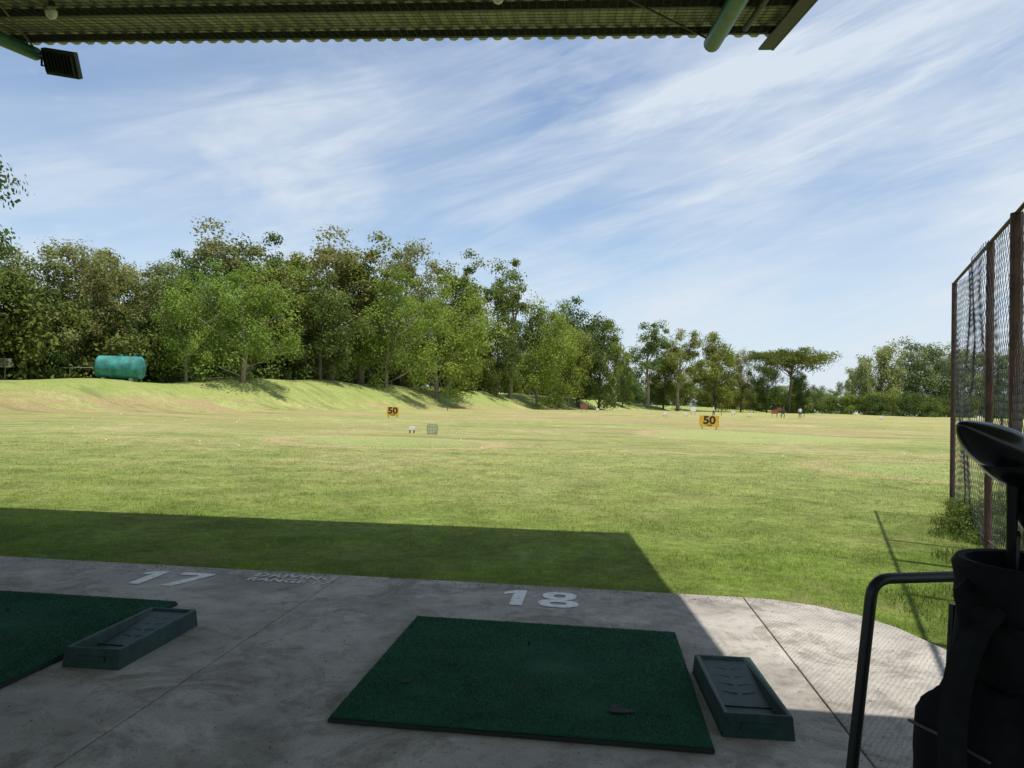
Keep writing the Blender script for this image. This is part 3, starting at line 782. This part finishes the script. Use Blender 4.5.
hb=hc+Vector((.03,.0,-.05)); mb.tube([(-.05,.0,.90),tuple(hb.lerp(Vector((-.05,0,.9)),.45)),tuple(hb)],[.006,.0085,.011],10,1)
R2=Matrix.Rotation(math.radians(62),3,'Y')
driver(Vector((-.012,-.03,1.07)),R2,.082,1,1.4); mb.tube([(.0,-.03,.88),(-.01,-.03,1.05)],[.006,.009],8,1)
driver(Vector((.07,.02,1.13)),R2,.07); mb.tube([(.05,.02,.88),(.07,.02,1.12)],[.006,.009],8,1)
for (bx,by,hx,hy,hz,a) in ((.05,-.06,.06,-.08,1.01,.4),(.09,-.02,.11,-.03,1.02,1.2),(.03,-.08,.05,-.09,.97,.2),(.02,.06,.04,.07,1.00,.9)):
    shaft((bx,by,.85),(hx,hy,hz),.005,0)
    Rz=Matrix.Rotation(a,3,'Z')@Matrix.Rotation(.3,3,'Y'); rg=[]
    for t,hh,th in ((0,.012,.006),(.02,.018,.007),(.045,.025,.009),(.07,.03,.009),(.08,.022,.006)):
        H0=Vector((hx,hy,hz))
        rg.append([H0+Rz@Vector((t,th,-hh*.3)),H0+Rz@Vector((t,-th,-hh*.3)),H0+Rz@Vector((t,-th*.4,hh)),H0+Rz@Vector((t,th*.4,hh))])
    mb.loft(rg,0)
mb.obj('clubs',['darksteel_club','driver'],bg,smooth=True)

# ------------------------------------------------------------ sun, sky
S=Vector((.24,-.17,1)).normalized()
sd=bpy.data.lights.new('sun','SUN'); sd.energy=5.0; sd.angle=math.radians(.53); sd.color=(1,.955,.88)
so=bpy.data.objects.new('sun',sd); C.objects.link(so); so.rotation_euler=S.to_track_quat('Z','Y').to_euler(); so.location=(10,-10,40)
w=bpy.data.worlds.new('World'); scene.world=w; w.use_nodes=True; nt=w.node_tree
bgn=nt.nodes['Background']; sky=nt.nodes.new('ShaderNodeTexSky'); sky.sky_type='NISHITA'; sky.sun_disc=False
sky.sun_elevation=math.asin(S.z); sky.sun_rotation=math.atan2(S.x,S.y); sky.air_density=1.0; sky.dust_density=.5; sky.ozone_density=1.4
tc=nt.nodes.new('ShaderNodeTexCoord').outputs['Generated']
sp=nt.nodes.new('ShaderNodeSeparateXYZ'); nt.links.new(tc,sp.inputs[0])
def cl(roty,scale,ns,loc,dist=.6,det=6,rg=.6):
    m1=nt.nodes.new('ShaderNodeMapping'); m1.inputs['Rotation'].default_value=(0,math.radians(roty),0); nt.links.new(tc,m1.inputs['Vector'])
    mp=nt.nodes.new('ShaderNodeMapping'); mp.inputs['Scale'].default_value=scale; mp.inputs['Location'].default_value=loc
    nt.links.new(m1.outputs[0],mp.inputs['Vector']); return noise(nt,ns,det,rg,mp.outputs[0],dist)
n1=ramp(nt,cl(14,(1.0,1.0,4.0),2.0,(1.3,.4,.2),.5,5),[(.42,0),(.66,1)])
n2=ramp(nt,cl(20,(1.2,1.2,9),2.6,(4.2,2.1,3),.7,6,.66),[(.46,0),(.72,1)])
n3=ramp(nt,cl(8,(1,1,2.2),1.6,(7.2,3.1,5),.3,2),[(.34,.25),(.58,1)])
# soft puffy patches, mostly on the left
n4=ramp(nt,cl(4,(1,1,1.9),3.4,(2.7,5.3,1.4),.25,6,.55),[(.50,0),(.68,1)])
cm=math_(nt,'MULTIPLY',math_(nt,'ADD',math_(nt,'MULTIPLY',n1,.65),math_(nt,'MULTIPLY',n2,.42)),n3)
cm=math_(nt,'MULTIPLY',cm,maprange(nt,sp.outputs[0],-.7,.5,.65,1.1))
cm=math_(nt,'ADD',cm,math_(nt,'MULTIPLY',n4,maprange(nt,sp.outputs[0],-.62,.1,.7,.22)))
cm=math_(nt,'ADD',cm,maprange(nt,sp.outputs[0],-.5,.8,.07,.2))
cm=math_(nt,'ADD',cm,maprange(nt,sp.outputs[2],.32,0,0,.38,True)); cmn=nt.nodes.new('ShaderNodeClamp'); nt.links.new(cm,cmn.inputs[0]); cmn.inputs[2].default_value=.92
base=mix(nt,sky.outputs[0],(.98,1.03,1.06),1.0,'MULTIPLY')
col=mix(nt,base,(5.0,5.55,6.15),cmn.outputs[0])
nt.links.new(col,bgn.inputs['Color']); bgn.inputs['Strength'].default_value=.145

cd=bpy.data.cameras.new('camera'); cd.lens=26.0; cd.sensor_width=36; cd.clip_end=4000; cd.clip_start=.05
cam=bpy.data.objects.new('camera',cd); C.objects.link(cam)
cam.matrix_world=Matrix.Translation((0,0,1.4))@Matrix.Rotation(math.radians(91.63),4,'X')@Matrix.Rotation(math.radians(1.6),4,'Z')
scene.camera=cam
scene.view_settings.view_transform='Standard'; scene.view_settings.look='None'; scene.view_settings.exposure=0
